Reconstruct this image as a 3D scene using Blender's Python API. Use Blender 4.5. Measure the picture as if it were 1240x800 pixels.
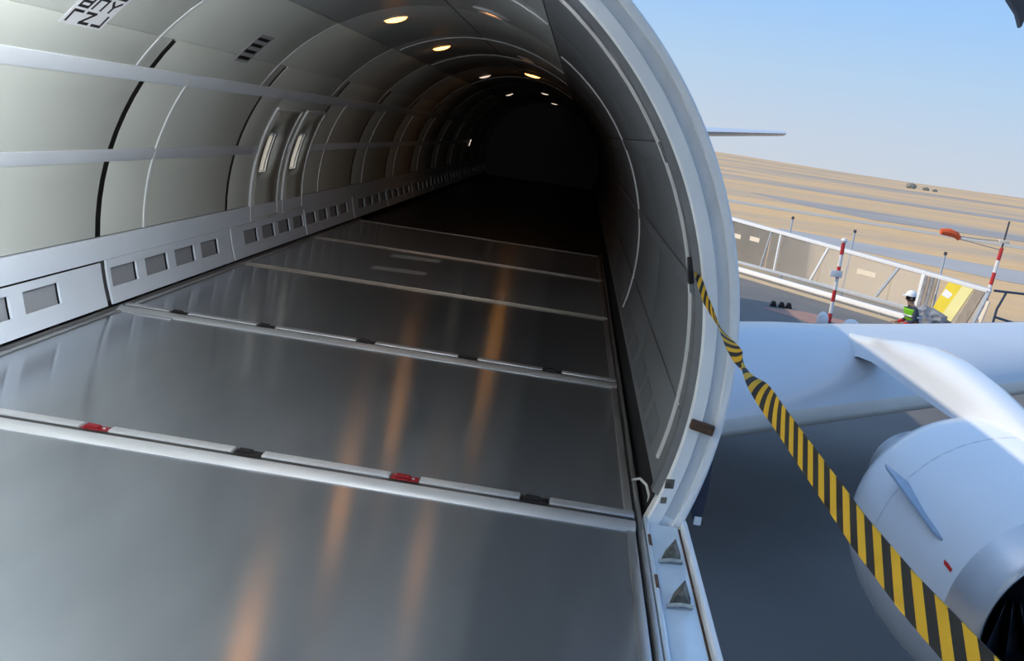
import bpy, bmesh, math, random
from mathutils import Vector, Matrix
random.seed(11)
for _o in list(bpy.data.objects):
    bpy.data.objects.remove(_o)
S = bpy.context.scene
COL = S.collection
PI = math.pi
rad = math.radians

# ------------------------------------------------------------------ camera
# X = outboard (port side), Y = aft along the fuselage, Z up, z = 0 is the top of the pallets
YAW, PITCH, ROLL, FPX = .0426, .2016, .1461, 1197.3
CAM = Vector((1.151, 0.0, 1.477))
def cam_axes():
    cy, sy = math.cos(YAW), math.sin(YAW)
    r = Vector((cy, sy, 0)); f = Vector((-sy, cy, 0)); d = Vector((0, 0, -1))
    cp, sp = math.cos(PITCH), math.sin(PITCH)
    f2 = cp*f + sp*d; d2 = cp*d - sp*f
    cr, sr = math.cos(ROLL), math.sin(ROLL)
    return cr*r - sr*d2, cr*d2 + sr*r, f2
_r, _d, _f = cam_axes()
cd = bpy.data.cameras.new('camera'); cam = bpy.data.objects.new('camera', cd); COL.objects.link(cam)
cd.sensor_fit = 'HORIZONTAL'; cd.sensor_width = 36; cd.lens = 36*FPX/1240
cd.clip_start = .02; cd.clip_end = 20000
m = Matrix((( _r.x, -_d.x, -_f.x, CAM.x), (_r.y, -_d.y, -_f.y, CAM.y), (_r.z, -_d.z, -_f.z, CAM.z), (0, 0, 0, 1)))
cam.matrix_world = m
S.camera = cam

# ------------------------------------------------------------------ sky, sun, exposure
SUN_DIR = Vector((-1.25, -.2, .87)).normalized()        # towards the sun
SKY_STRENGTH, SUN_STRENGTH, EXPOSURE = 1.0, 2.85, 0.0
w = bpy.data.worlds.new('sky'); S.world = w; w.use_nodes = True
nt = w.node_tree; nt.nodes.clear()
# hazy bright day: pale horizon, clear blue above, whitish glow round the sun
tc = nt.nodes.new('ShaderNodeTexCoord'); sp_ = nt.nodes.new('ShaderNodeSeparateXYZ'); nt.links.new(tc.outputs['Generated'], sp_.inputs[0])
cr_ = nt.nodes.new('ShaderNodeValToRGB'); nt.links.new(sp_.outputs[2], cr_.inputs[0]); rp = cr_.color_ramp
rp.elements[0].position = 0; rp.elements[0].color = (.60, .66, .75, 1); rp.elements[1].position = 1; rp.elements[1].color = (.25, .47, .88, 1)
for p_, c_ in ((.03, (.57, .66, .78)), (.09, (.47, .65, .86)), (.15, (.36, .60, .95)), (.20, (.31, .56, .96)), (.45, (.28, .51, .92))):
    e_ = rp.elements.new(p_); e_.color = (*c_, 1)
dt = nt.nodes.new('ShaderNodeVectorMath'); dt.operation = 'DOT_PRODUCT'; nt.links.new(tc.outputs['Generated'], dt.inputs[0]); dt.inputs[1].default_value = SUN_DIR
cl = nt.nodes.new('ShaderNodeMath'); cl.operation = 'MAXIMUM'; cl.inputs[1].default_value = 0; nt.links.new(dt.outputs['Value'], cl.inputs[0])
pw_ = nt.nodes.new('ShaderNodeMath'); pw_.operation = 'POWER'; pw_.inputs[1].default_value = 6; nt.links.new(cl.outputs[0], pw_.inputs[0])
gm_ = nt.nodes.new('ShaderNodeMix'); gm_.data_type = 'RGBA'; gm_.blend_type = 'ADD'; gm_.inputs[7].default_value = (.75, .70, .60, 1)
nt.links.new(pw_.outputs[0], gm_.inputs[0]); nt.links.new(cr_.outputs[0], gm_.inputs[6])
bg = nt.nodes.new('ShaderNodeBackground'); bg.inputs['Strength'].default_value = SKY_STRENGTH
wo = nt.nodes.new('ShaderNodeOutputWorld')
nt.links.new(gm_.outputs[2], bg.inputs[0]); nt.links.new(bg.outputs[0], wo.inputs[0])
sl = bpy.data.lights.new('sun', 'SUN'); sl.energy = SUN_STRENGTH; sl.angle = rad(.6); sl.color = (1, .87, .66)
so = bpy.data.objects.new('sun', sl); COL.objects.link(so); so.rotation_euler = SUN_DIR.to_track_quat('Z', 'Y').to_euler()
so.location = (-20, -5, 30)
S.view_settings.view_transform = 'Standard'; S.view_settings.look = 'None'
S.view_settings.exposure = EXPOSURE; S.view_settings.gamma = 1; S.view_settings.use_curve_mapping = False

# ------------------------------------------------------------------ materials
def new_mat(name):
    m = bpy.data.materials.new(name); m.use_nodes = True
    t = m.node_tree; b = t.nodes['Principled BSDF']
    return m, t, b
def rgb(c): return (c[0], c[1], c[2], 1)
def pm(name, col, rough=.5, metal=0, var=0.0, scale=6, bump=0.0, bscale=60, stretch=None, col2=None, coat=0, spec=None):
    """plain procedural material: base colour broken up by noise, optional fine relief"""
    m, t, b = new_mat(name)
    b.inputs['Roughness'].default_value = rough; b.inputs['Metallic'].default_value = metal
    if coat: b.inputs['Coat Weight'].default_value = coat; b.inputs['Coat Roughness'].default_value = .06
    if spec is not None: b.inputs['Specular IOR Level'].default_value = spec
    tc = t.nodes.new('ShaderNodeTexCoord'); mp = t.nodes.new('ShaderNodeMapping')
    t.links.new(tc.outputs['Object'], mp.inputs[0])
    if stretch: mp.inputs['Scale'].default_value = stretch
    n = t.nodes.new('ShaderNodeTexNoise'); n.inputs['Scale'].default_value = scale; n.inputs['Detail'].default_value = 5
    t.links.new(mp.outputs[0], n.inputs[0])
    r = t.nodes.new('ShaderNodeValToRGB'); t.links.new(n.outputs[0], r.inputs[0])
    c2 = col2 or tuple(max(0, c*(1-var)) for c in col)
    r.color_ramp.elements[0].position = .3; r.color_ramp.elements[1].position = .7
    r.color_ramp.elements[0].color = rgb(c2); r.color_ramp.elements[1].color = rgb(col)
    t.links.new(r.outputs[0], b.inputs['Base Color'])
    if bump:
        n2 = t.nodes.new('ShaderNodeTexNoise'); n2.inputs['Scale'].default_value = bscale; n2.inputs['Detail'].default_value = 3
        t.links.new(mp.outputs[0], n2.inputs[0])
        bp = t.nodes.new('ShaderNodeBump'); bp.inputs['Strength'].default_value = bump; bp.inputs['Distance'].default_value = .01
        t.links.new(n2.outputs[0], bp.inputs['Height']); t.links.new(bp.outputs[0], b.inputs['Normal'])
    return m
def emit(name, col, strength):
    m, t, b = new_mat(name)
    b.inputs['Base Color'].default_value = rgb(col); b.inputs['Emission Color'].default_value = rgb(col)
    b.inputs['Emission Strength'].default_value = strength
    return m
M = {}
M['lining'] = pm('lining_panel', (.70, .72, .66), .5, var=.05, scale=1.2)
M['lining_shaded'] = pm('port_lining_shaded', (.14, .15, .165), .5, var=.08, scale=1.2)  # lining darkened: shade of the port side and hold ends put into its colour
M['ceil'] = pm('ceiling_lining_shaded', (.44, .45, .44), .5, var=.06, scale=1.2)  # overhead shade put into the ceiling lining's colour
M['dado'] = pm('dado_white', (.80, .86, .95), .4, var=.05, scale=3)
M['trim'] = pm('trim_white', (.80, .84, .90), .4, var=.05, scale=3)
M['bead'] = pm('bead_grey', (.78, .79, .80), .35, var=.05)
M['backing'] = pm('insulation_black', (.012, .012, .014), .8, var=.2)
M['grille'] = pm('vent_mesh_grey', (.42, .43, .46), .6, var=.25, scale=220, bump=.4, bscale=260)
M['deck'] = pm('deck_dark', (.035, .036, .042), .45, var=.3, scale=4)
M['rail'] = pm('rail_aluminium', (.72, .73, .74), .32, .85, var=.2, scale=14, stretch=(1, .2, 1))
M['railx'] = pm('rim_aluminium', (.66, .68, .71), .38, .6, var=.18, scale=16, stretch=(.15, 1, 1), bump=.1)
M['railthin'] = pm('rim_dull', (.62, .58, .52), .45, .7, var=.2, scale=16)
M['black'] = pm('black_steel', (.014, .013, .014), .45, .2, var=.2)
M['red'] = pm('lock_red', (.20, .008, .014), .4, var=.25, scale=30)
M['frame'] = pm('frame_paint', (.90, .92, .93), .35, var=.06, scale=5)
M['frame2'] = pm('frame_worn', (.76, .78, .79), .42, var=.2, scale=8, stretch=(1, 1, .4))
M['seal'] = pm('rubber_seal', (.13, .14, .155), .6, var=.2)
M['sill'] = pm('sill_paint', (.72, .86, .98), .25, .2, var=.10, scale=9)
M['worn'] = pm('worn_fitting', (.20, .19, .16), .55, .5, var=.75, scale=30, bump=.5, bscale=40)
M['wornlip'] = pm('worn_fitting_lip', (.55, .54, .48), .45, .5, var=.5, scale=40)
M['brown'] = pm('rusty_brown', (.12, .062, .036), .65, .1, var=.5, scale=40)
M['skin'] = pm('fuselage_paint', (.88, .89, .90), .25, var=.04, scale=2)
M['white'] = pm('gloss_white', (.80, .81, .82), .22, var=.04, scale=1.5, coat=.5)
M['nac'] = pm('nacelle_white', (.90, .91, .92), .2, var=.03, scale=1.5, coat=.15)
M['cream'] = pm('slat_cream', (.76, .74, .68), .35, var=.08, scale=3)
M['lip'] = pm('inlet_lip_metal', (.70, .71, .73), .3, .75, var=.12, scale=3)
M['wing'] = pm('wing_grey', (.62, .64, .67), .28, .1, var=.06, scale=1.0, stretch=(.3, 1, 1))
M['fanb'] = pm('fan_blade_titanium', (.10, .11, .14), .35, .8, var=.3, scale=8)
M['dark'] = pm('duct_dark', (.03, .033, .042), .5, .2, var=.2)
M['chine'] = pm('chine_blue_grey', (.34, .42, .52), .3, .1, var=.1)
M['gusset'] = pm('gusset_grey', (.09, .09, .10), .5, .2, var=.2)
M['plac'] = pm('placard_white', (.88, .88, .90), .5, var=.04)
M['ink'] = pm('placard_ink', (.02, .02, .025), .6, var=.2)
M['louv'] = pm('louvre_grey', (.42, .43, .45), .5, var=.1)
M['asphalt'] = pm('apron_asphalt', (.185, .175, .165), .85, var=.22, scale=.35, bump=.25, bscale=30)
M['kerb'] = pm('kerb_sand', (.60, .45, .28), .9, var=.2, scale=1)
M['redpaint'] = pm('red_apron_paint', (.42, .24, .19), .85, var=.25, scale=1.2)
M['road'] = pm('gravel_road', (.52, .46, .38), .95, var=.12, scale=.2)
M['burnt'] = pm('burnt_grass', (.42, .37, .33), .95, var=.25, scale=.08)
M['taxi'] = pm('taxiway_grey', (.46, .43, .40), .9, var=.12, scale=.15)
M['bfence'] = pm('fence_white', (.86, .87, .89), .4, var=.05)
M['bgrey'] = pm('fence_grey', (.50, .54, .60), .45, var=.12)
M['sticker'] = pm('sticker_cream', (.86, .74, .58), .6, var=.06)
M['polered'] = pm('pole_red', (.62, .04, .04), .4, var=.12)
M['polewhite'] = pm('pole_white', (.84, .82, .80), .4, var=.06)
M['orange'] = pm('windsock_orange', (.85, .12, .03), .7, var=.15)
M['rope'] = pm('rope_grey', (.45, .42, .38), .9, var=.2)
M['yellow'] = pm('board_yellow', (.88, .68, .04), .5, var=.12, scale=3)
M['paleyel'] = pm('board_pale_yellow', (.90, .82, .36), .5, var=.08, scale=3)
M['wood'] = pm('old_wood', (.40, .33, .27), .8, var=.3, scale=5, stretch=(4, 4, .6))
M['tarp'] = pm('tarp_grey', (.36, .36, .38), .8, var=.45, scale=5)
M['bush'] = pm('dusty_green', (.34, .32, .27), .95, var=.4, scale=.4)
M['stone'] = pm('pale_stone', (.60, .50, .38), .9, var=.35, scale=6)
M['bluepipe'] = pm('blue_pipe', (.05, .08, .13), .45, .2, var=.2)
M['navy'] = pm('navy_jacket', (.045, .055, .085), .8, var=.25, scale=10)
M['lime'] = pm('hivis_lime', (.22, .62, .02), .7, var=.1)
M['redcloth'] = pm('red_trousers', (.72, .03, .02), .8, var=.12)
M['flesh'] = pm('skin_tone', (.36, .22, .15), .6, var=.1)
M['hair'] = pm('dark_hair', (.02, .016, .014), .7, var=.2)
M['helmet'] = pm('helmet_white', (.88, .88, .86), .35, var=.04)
M['band'] = pm('reflective_band', (.60, .62, .64), .35, .2, var=.1)
M['scratch'] = pm('scratched_metal', (.85, .85, .85), .5, .8, var=.1)
M['lamp'] = emit('lamp_warm', (1.0, .40, .09), 8.0)
M['lampw'] = emit('lamp_small', (1.0, .80, .62), .9)
M['tube'] = emit('fill_light_lens', (.95, .99, 1.0), 430)  # bright lens of the added fill lights
M['bezel'] = pm('lamp_bezel', (.70, .72, .75), .4, .3, var=.1)

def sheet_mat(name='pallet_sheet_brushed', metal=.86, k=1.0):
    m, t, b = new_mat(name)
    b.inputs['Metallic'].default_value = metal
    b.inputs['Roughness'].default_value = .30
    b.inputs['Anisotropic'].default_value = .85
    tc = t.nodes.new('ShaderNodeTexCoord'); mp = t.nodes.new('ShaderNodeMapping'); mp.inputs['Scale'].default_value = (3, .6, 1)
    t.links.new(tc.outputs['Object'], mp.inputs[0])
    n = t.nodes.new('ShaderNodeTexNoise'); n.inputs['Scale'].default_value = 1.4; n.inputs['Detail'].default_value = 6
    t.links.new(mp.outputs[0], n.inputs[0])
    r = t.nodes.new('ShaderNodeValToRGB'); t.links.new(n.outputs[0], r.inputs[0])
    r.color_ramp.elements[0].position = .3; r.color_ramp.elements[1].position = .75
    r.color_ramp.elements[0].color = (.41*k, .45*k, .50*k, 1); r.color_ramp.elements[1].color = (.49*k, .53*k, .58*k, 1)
    t.links.new(r.outputs[0], b.inputs['Base Color'])
    rr = t.nodes.new('ShaderNodeMapRange'); t.links.new(n.outputs[0], rr.inputs[0])
    rr.inputs['To Min'].default_value = .15; rr.inputs['To Max'].default_value = .20
    t.links.new(rr.outputs[0], b.inputs['Roughness'])
    tg = t.nodes.new('ShaderNodeTangent'); tg.direction_type = 'UV_MAP'; tg.uv_map = 'UVMap'
    t.links.new(tg.outputs[0], b.inputs['Tangent'])
    return m
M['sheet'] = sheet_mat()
M['sheet2'] = sheet_mat('pallet_sheet_dull', .40, .8)  # darker, less metallic finish for the two farthest pallets

def strap_mat():
    m, t, b = new_mat('hazard_webbing')
    b.inputs['Roughness'].default_value = .75
    uv = t.nodes.new('ShaderNodeUVMap'); uv.uv_map = 'UVMap'
    sx = t.nodes.new('ShaderNodeSeparateXYZ'); t.links.new(uv.outputs[0], sx.inputs[0])
    a = t.nodes.new('ShaderNodeMath'); a.operation = 'MULTIPLY_ADD'; a.inputs[1].default_value = .95
    t.links.new(sx.outputs[1], a.inputs[0]); t.links.new(sx.outputs[0], a.inputs[2])
    fr = t.nodes.new('ShaderNodeMath'); fr.operation = 'FRACT'; t.links.new(a.outputs[0], fr.inputs[0])
    gt = t.nodes.new('ShaderNodeMath'); gt.operation = 'GREATER_THAN'; gt.inputs[1].default_value = .5; t.links.new(fr.outputs[0], gt.inputs[0])
    mx = t.nodes.new('ShaderNodeMix'); mx.data_type = 'RGBA'
    mx.inputs[6].default_value = (.008, .009, .012, 1); mx.inputs[7].default_value = (.66, .40, .012, 1)
    t.links.new(gt.outputs[0], mx.inputs[0]); t.links.new(mx.outputs[2], b.inputs['Base Color'])
    return m
M['strap'] = strap_mat()

def pane_mat(name, transp, col, rough=.1, translucent=False, ior=1.45):
    m = bpy.data.materials.new(name); m.use_nodes = True
    t = m.node_tree; t.nodes.clear()
    o = t.nodes.new('ShaderNodeOutputMaterial'); mx = t.nodes.new('ShaderNodeMixShader')
    tr = t.nodes.new('ShaderNodeBsdfTransparent')
    di = t.nodes.new('ShaderNodeBsdfTranslucent' if translucent else 'ShaderNodeBsdfDiffuse'); di.inputs['Color'].default_value = rgb(col)
    n = t.nodes.new('ShaderNodeTexNoise'); n.inputs['Scale'].default_value = 3
    mr = t.nodes.new('ShaderNodeMapRange'); t.links.new(n.outputs[0], mr.inputs[0])
    mr.inputs['To Min'].default_value = (1-transp)*.8; mr.inputs['To Max'].default_value = (1-transp)*1.2
    t.links.new(mr.outputs[0], mx.inputs[0]); t.links.new(tr.outputs[0], mx.inputs[1]); t.links.new(di.outputs[0], mx.inputs[2])
    gl = t.nodes.new('ShaderNodeBsdfGlossy'); gl.inputs['Roughness'].default_value = rough
    fr = t.nodes.new('ShaderNodeFresnel'); fr.inputs[0].default_value = ior; mx2 = t.nodes.new('ShaderNodeMixShader')
    t.links.new(fr.outputs[0], mx2.inputs[0]); t.links.new(mx.outputs[0], mx2.inputs[1]); t.links.new(gl.outputs[0], mx2.inputs[2])
    t.links.new(mx2.outputs[0], o.inputs[0])
    return m
M['wpane'] = pane_mat('cabin_window_pane', .66, (.95, .92, .82), translucent=True, ior=1.12)
M['fpane'] = pane_mat('hazy_clear_sheet', .74, (.88, .80, .70))

def field_mat():
    m, t, b = new_mat('dry_field')
    b.inputs['Roughness'].default_value = .95; b.inputs['Specular IOR Level'].default_value = .1
    tc = t.nodes.new('ShaderNodeTexCoord'); mp = t.nodes.new('ShaderNodeMapping'); mp.inputs['Scale'].default_value = (.0030, .0085, .01)
    mp.inputs['Rotation'].default_value = (0, 0, .12)
    t.links.new(tc.outputs['Object'], mp.inputs[0])
    n = t.nodes.new('ShaderNodeTexNoise'); n.inputs['Scale'].default_value = 1.3; n.inputs['Detail'].default_value = 8; n.inputs['Roughness'].default_value = .62; n.inputs['Distortion'].default_value = 1.2
    t.links.new(mp.outputs[0], n.inputs[0])
    r = t.nodes.new('ShaderNodeValToRGB'); t.links.new(n.outputs[0], r.inputs[0]); cr = r.color_ramp
    cr.elements[0].position = .32; cr.elements[0].color = (.42, .36, .31, 1)
    cr.elements[1].position = .72; cr.elements[1].color = (.80, .58, .36, 1)
    e = cr.elements.new(.44); e.color = (.58, .45, .33, 1)
    e = cr.elements.new(.54); e.color = (.82, .53, .27, 1)
    n2 = t.nodes.new('ShaderNodeTexNoise'); n2.inputs['Scale'].default_value = .6; n2.inputs['Detail'].default_value = 6
    t.links.new(tc.outputs['Object'], n2.inputs[0])
    mx = t.nodes.new('ShaderNodeMix'); mx.data_type = 'RGBA'; mx.blend_type = 'MULTIPLY'; mx.inputs[0].default_value = .25
    t.links.new(r.outputs[0], mx.inputs[6]); t.links.new(n2.outputs[0], mx.inputs[7]); t.links.new(mx.outputs[2], b.inputs['Base Color'])
    return m
M['field'] = field_mat()

# ------------------------------------------------------------------ mesh helpers
class MB:
    def __init__(s): s.v = []; s.f = []; s.uv = {}
    def add(s, vs, fs):
        o = len(s.v); s.v += [Vector(v) for v in vs]; s.f += [tuple(i+o for i in f) for f in fs]; return s
    def box(s, x0, x1, y0, y1, z0, z1):
        return s.add([(x0,y0,z0),(x1,y0,z0),(x1,y1,z0),(x0,y1,z0),(x0,y0,z1),(x1,y0,z1),(x1,y1,z1),(x0,y1,z1)],
                     [(0,3,2,1),(4,5,6,7),(0,1,5,4),(1,2,6,5),(2,3,7,6),(3,0,4,7)])
    def obox(s, c, ax, ay, az):
        """box from its centre and three half-axis vectors"""
        c, ax, ay, az = map(Vector, (c, ax, ay, az)); vs = []
        for k in (-1, 1):
            for a, b in ((-1,-1),(1,-1),(1,1),(-1,1)): vs.append(c + a*ax + b*ay + k*az)
        return s.add(vs, [(0,3,2,1),(4,5,6,7),(0,1,5,4),(1,2,6,5),(2,3,7,6),(3,0,4,7)])
    def prism(s, poly, d):
        """polygon of 3D points pushed along d"""
        n = len(poly); d = Vector(d); p = [Vector(q) for q in poly]
        return s.add(p + [q+d for q in p], [tuple(range(n))[::-1], tuple(range(n, 2*n))] + [(i, (i+1) % n, n+(i+1) % n, n+i) for i in range(n)])
    def tube(s, pts, r, n=8, caps=True):
        pts = [Vector(p) for p in pts]; rs = r if isinstance(r, (list, tuple)) else [r]*len(pts)
        rings = []; up = None
        for i, p in enumerate(pts):
            t = (pts[min(i+1, len(pts)-1)] - pts[max(i-1, 0)]).normalized()
            if up is None:
                up = Vector((0,0,1)) if abs(t.z) < .9 else Vector((1,0,0))
            a = t.cross(up).normalized(); b = a.cross(t).normalized(); up = b
            rings.append([p + rs[i]*(math.cos(2*PI*k/n)*a + math.sin(2*PI*k/n)*b) for k in range(n)])
        vs = [v for g in rings for v in g]; fs = []
        for i in range(len(pts)-1):
            for k in range(n): fs.append((i*n+k, i*n+(k+1) % n, (i+1)*n+(k+1) % n, (i+1)*n+k))
        if caps: fs += [tuple(range(n))[::-1], tuple((len(pts)-1)*n+k for k in range(n))]
        return s.add(vs, fs)
    def lathe(s, prof, org, axis, n=24, cap0=False, cap1=False, sq=None):
        """prof = (distance along axis, radius); sq squashes one direction"""
        org = Vector(org); t = Vector(axis).normalized()
        up = Vector((0,0,1)) if abs(t.z) < .9 else Vector((1,0,0))
        a = t.cross(up).normalized(); b = a.cross(t).normalized(); vs = []; fs = []
        for d, r in prof:
            for k in range(n):
                ca, sa = math.cos(2*PI*k/n), math.sin(2*PI*k/n)
                if sq: ca, sa = sq(ca, sa)
                vs.append(org + d*t + r*(ca*a + sa*b))
        for i in range(len(prof)-1):
            for k in range(n): fs.append((i*n+k, i*n+(k+1) % n, (i+1)*n+(k+1) % n, (i+1)*n+k))
        if cap0: fs.append(tuple(range(n))[::-1])
        if cap1: fs.append(tuple((len(prof)-1)*n+k for k in range(n)))
        return s.add(vs, fs)
    def grid(s, fn, nu, nv, closed_u=False):
        vs = [fn(i/nu, j/nv) for j in range(nv+1) for i in range(nu+1)]
        fs = [(j*(nu+1)+i, j*(nu+1)+i+1, (j+1)*(nu+1)+i+1, (j+1)*(nu+1)+i) for j in range(nv) for i in range(nu)]
        return s.add(vs, fs)
    def build(s, name, mat, parent=None, bevel=0, smooth=35, org=None, solid=0, mats=None, merge=False):
        me = bpy.data.meshes.new(name)
        if parent is not None:
            off = world_loc(parent)
        elif org is not None: off = Vector(org)
        else:
            xs = [v.x for v in s.v]; ys = [v.y for v in s.v]; zs = [v.z for v in s.v]
            off = Vector(((min(xs)+max(xs))/2, (min(ys)+max(ys))/2, min(zs)))
        me.from_pydata([v-off for v in s.v], [], s.f)
        bm = bmesh.new(); bm.from_mesh(me)
        if merge: bmesh.ops.remove_doubles(bm, verts=bm.verts, dist=1e-4)
        bmesh.ops.recalc_face_normals(bm, faces=bm.faces)
        if bevel:
            es = [e for e in bm.edges if len(e.link_faces) == 2 and e.calc_face_angle(0) > .6]
            bmesh.ops.bevel(bm, geom=es, offset=bevel, segments=2, affect='EDGES', profile=.6)
        bm.to_mesh(me); bm.free()
        if smooth:
            me.polygons.foreach_set('use_smooth', [True]*len(me.polygons)); me.set_sharp_from_angle(angle=rad(smooth))
        me.materials.append(M[mat] if isinstance(mat, str) else mat)
        o = bpy.data.objects.new(name, me); COL.objects.link(o)
        if parent is not None: o.parent = parent
        else: o.location = off
        if solid:
            md = o.modifiers.new('thickness', 'SOLIDIFY'); md.thickness = abs(solid); md.offset = 1 if solid > 0 else -1
        return o
def world_loc(o):
    p = Vector((0,0,0))
    while o is not None: p += o.location; o = o.parent
    return p
def tag(o, label, cat, group=None):
    o['label'] = label; o['category'] = cat
    if group: o['group'] = group
    return o
def struct(o, label=None):
    o['kind'] = 'structure'
    if label: o['label'] = label
    return o
def thing(name, label, cat, loc, group=None):
    o = bpy.data.objects.new(name, None); COL.objects.link(o); o.location = loc; o.empty_display_size = .1
    return tag(o, label, cat, group)
def inst(src, parent, loc):
    """a copy of one piece that shares its mesh"""
    o = src.copy(); COL.objects.link(o); o.parent = parent; o.location = loc; return o

# ------------------------------------------------------------------ fuselage cross-section
ZC, RL, RS = .58, 1.72, 1.88          # centre height, lining radius, outer skin radius
def cp(a, r, y):
    """point on the section: a degrees up from the starboard (left) horizontal"""
    return Vector((-r*math.cos(rad(a)), y, ZC + r*math.sin(rad(a))))
def arc_box(mb, y0, y1, a0, a1, r0, r1, n=None):
    n = n or max(2, int(abs(a1-a0)/3.5)); vs = []; fs = []
    for i in range(n+1):
        a = a0 + (a1-a0)*i/n
        vs += [cp(a, r0, y0), cp(a, r0, y1), cp(a, r1, y1), cp(a, r1, y0)]
    for i in range(n):
        b = 4*i
        for k in range(4): fs.append((b+k, b+(k+1) % 4, b+4+(k+1) % 4, b+4+k))
    fs += [(0,1,2,3), (4*n+3, 4*n+2, 4*n+1, 4*n)]
    return mb.add(vs, fs)
def sweep(mb, prof, a0, a1, n, closed=True):
    """profile of (radius, y) carried round the section"""
    k = len(prof); vs = []; fs = []
    for i in range(n+1):
        a = a0 + (a1-a0)*i/n
        vs += [cp(a, r, y) for r, y in prof]
    for i in range(n):
        for j in range(k if closed else k-1):
            fs.append((i*k+j, i*k+(j+1) % k, (i+1)*k+(j+1) % k, (i+1)*k+j))
    if closed: fs += [tuple(range(k)), tuple(n*k+j for j in range(k))[::-1]]
    return mb.add(vs, fs)

PITCHY, YS0 = 2.24, 5.90
YF, YA = YS0-5*PITCHY, YS0+11*PITCHY-.2         # fore and aft ends of the hold
D0, D1 = -.60, 3.87                              # cargo doorway
A_TOP = 120.0                                     # upper edge of the doorway
WIN = [(8.86, 9.10), (9.80, 10.07)]; WA = (5.6, 17.8)

# outer skin, with the doorway and the two hatch windows left open
def skin():
    ys = sorted(set([YF-.4, D0, D1, YA+.5] + [v for p in WIN for v in p] + [YF-.4+i*1.6 for i in range(1, int((YA-YF)/1.6)+1)]))
    aa = sorted(set([-160, A_TOP, 200, *WA] + [-160+6*i for i in range(60)]))
    mb = MB(); idx = {}
    def pt(a, y):
        k = (round(a, 3) % 360, round(y, 3))
        if k not in idx:
            r = RS
            p = cp(a, r, y)
            if p.z < ZC-.5: p.z = ZC-.5 - (ZC-.5-p.z)*1.3
            idx[k] = len(mb.v); mb.v.append(p)
        return idx[k]
    for i in range(len(ys)-1):
        for j in range(len(aa)-1):
            y, a = (ys[i]+ys[i+1])/2, (aa[j]+aa[j+1])/2
            if D0 < y < D1 and A_TOP < a < 200: continue
            if WA[0] < a < WA[1] and any(p[0] < y < p[1] for p in WIN): continue
            mb.f.append((pt(aa[j], ys[i]), pt(aa[j+1], ys[i]), pt(aa[j+1], ys[i+1]), pt(aa[j], ys[i+1])))
    o = mb.build('fuselage_skin', 'skin', solid=-.012, org=(0, 0, -1.9)); struct(o)
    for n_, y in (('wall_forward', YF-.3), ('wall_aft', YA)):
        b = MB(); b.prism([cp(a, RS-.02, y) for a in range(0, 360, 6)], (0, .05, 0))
        struct(b.build(n_, 'lining_shaded'))
skin()

# floor deck under the pallets
fl = struct(MB().box(-1.74, 1.70, YF-.2, YA, -.10, -.045).build('floor', 'deck'))

# dark insulation behind the panels; the panels, strips and beads are its pieces
def wall_shell(name, a0, a1, y0, y1, holes=()):
    mb = MB()
    ys = sorted(set([y0, y1] + [h for p in holes for h in p])); aa = sorted(set([a0, a1] + ([*WA] if holes else []) + [a0+(a1-a0)*i/8 for i in range(9)]))
    idx = {}
    def pt(a, y):
        if (a, y) not in idx: idx[(a, y)] = len(mb.v); mb.v.append(cp(a, RL+.032, y))
        return idx[(a, y)]
    for i in range(len(ys)-1):
        for j in range(len(aa)-1):
            y, a = (ys[i]+ys[i+1])/2, (aa[j]+aa[j+1])/2
            if holes and WA[0] < a < WA[1] and any(p[0] < y < p[1] for p in holes): continue
            mb.f.append((pt(aa[j], ys[i]), pt(aa[j+1], ys[i]), pt(aa[j+1], ys[i+1]), pt(aa[j], ys[i+1])))
    return struct(mb.build(name, 'backing', solid=-.01, org=cp((a0+a1)/2, RL, y0)))
WL = wall_shell('wall_left', -21, 59.5, YF, YA, WIN)
CE = wall_shell('ceiling', 59.5, A_TOP, YF, YA)
WR = wall_shell('wall_right', A_TOP, 199.5, D1+.05, YA)
WRF = wall_shell('wall_right_forward', A_TOP, 199.5, YF, D0-.05)

_pc = {}
def panel(parent, name, y0, y1, a0, a1, mat='lining', r0=RL, r1=RL+.025, bevel=.004):
    key = (name, round(y1-y0, 3), a0, a1, mat, r0)
    if key in _pc:
        src, sy = _pc[key]
        o = src.copy(); COL.objects.link(o); o.parent = parent
        o.location = src_off(src, sy, parent, y0); return o
    mb = arc_box(MB(), y0, y1, a0, a1, r0, r1); o = mb.build(name, mat, parent, bevel=bevel)
    _pc[key] = (o, (y0, world_loc(parent)))
    return o
def src_off(src, sy, parent, y0):
    return Vector((0, y0-sy[0], 0)) + sy[1] - world_loc(parent)

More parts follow.
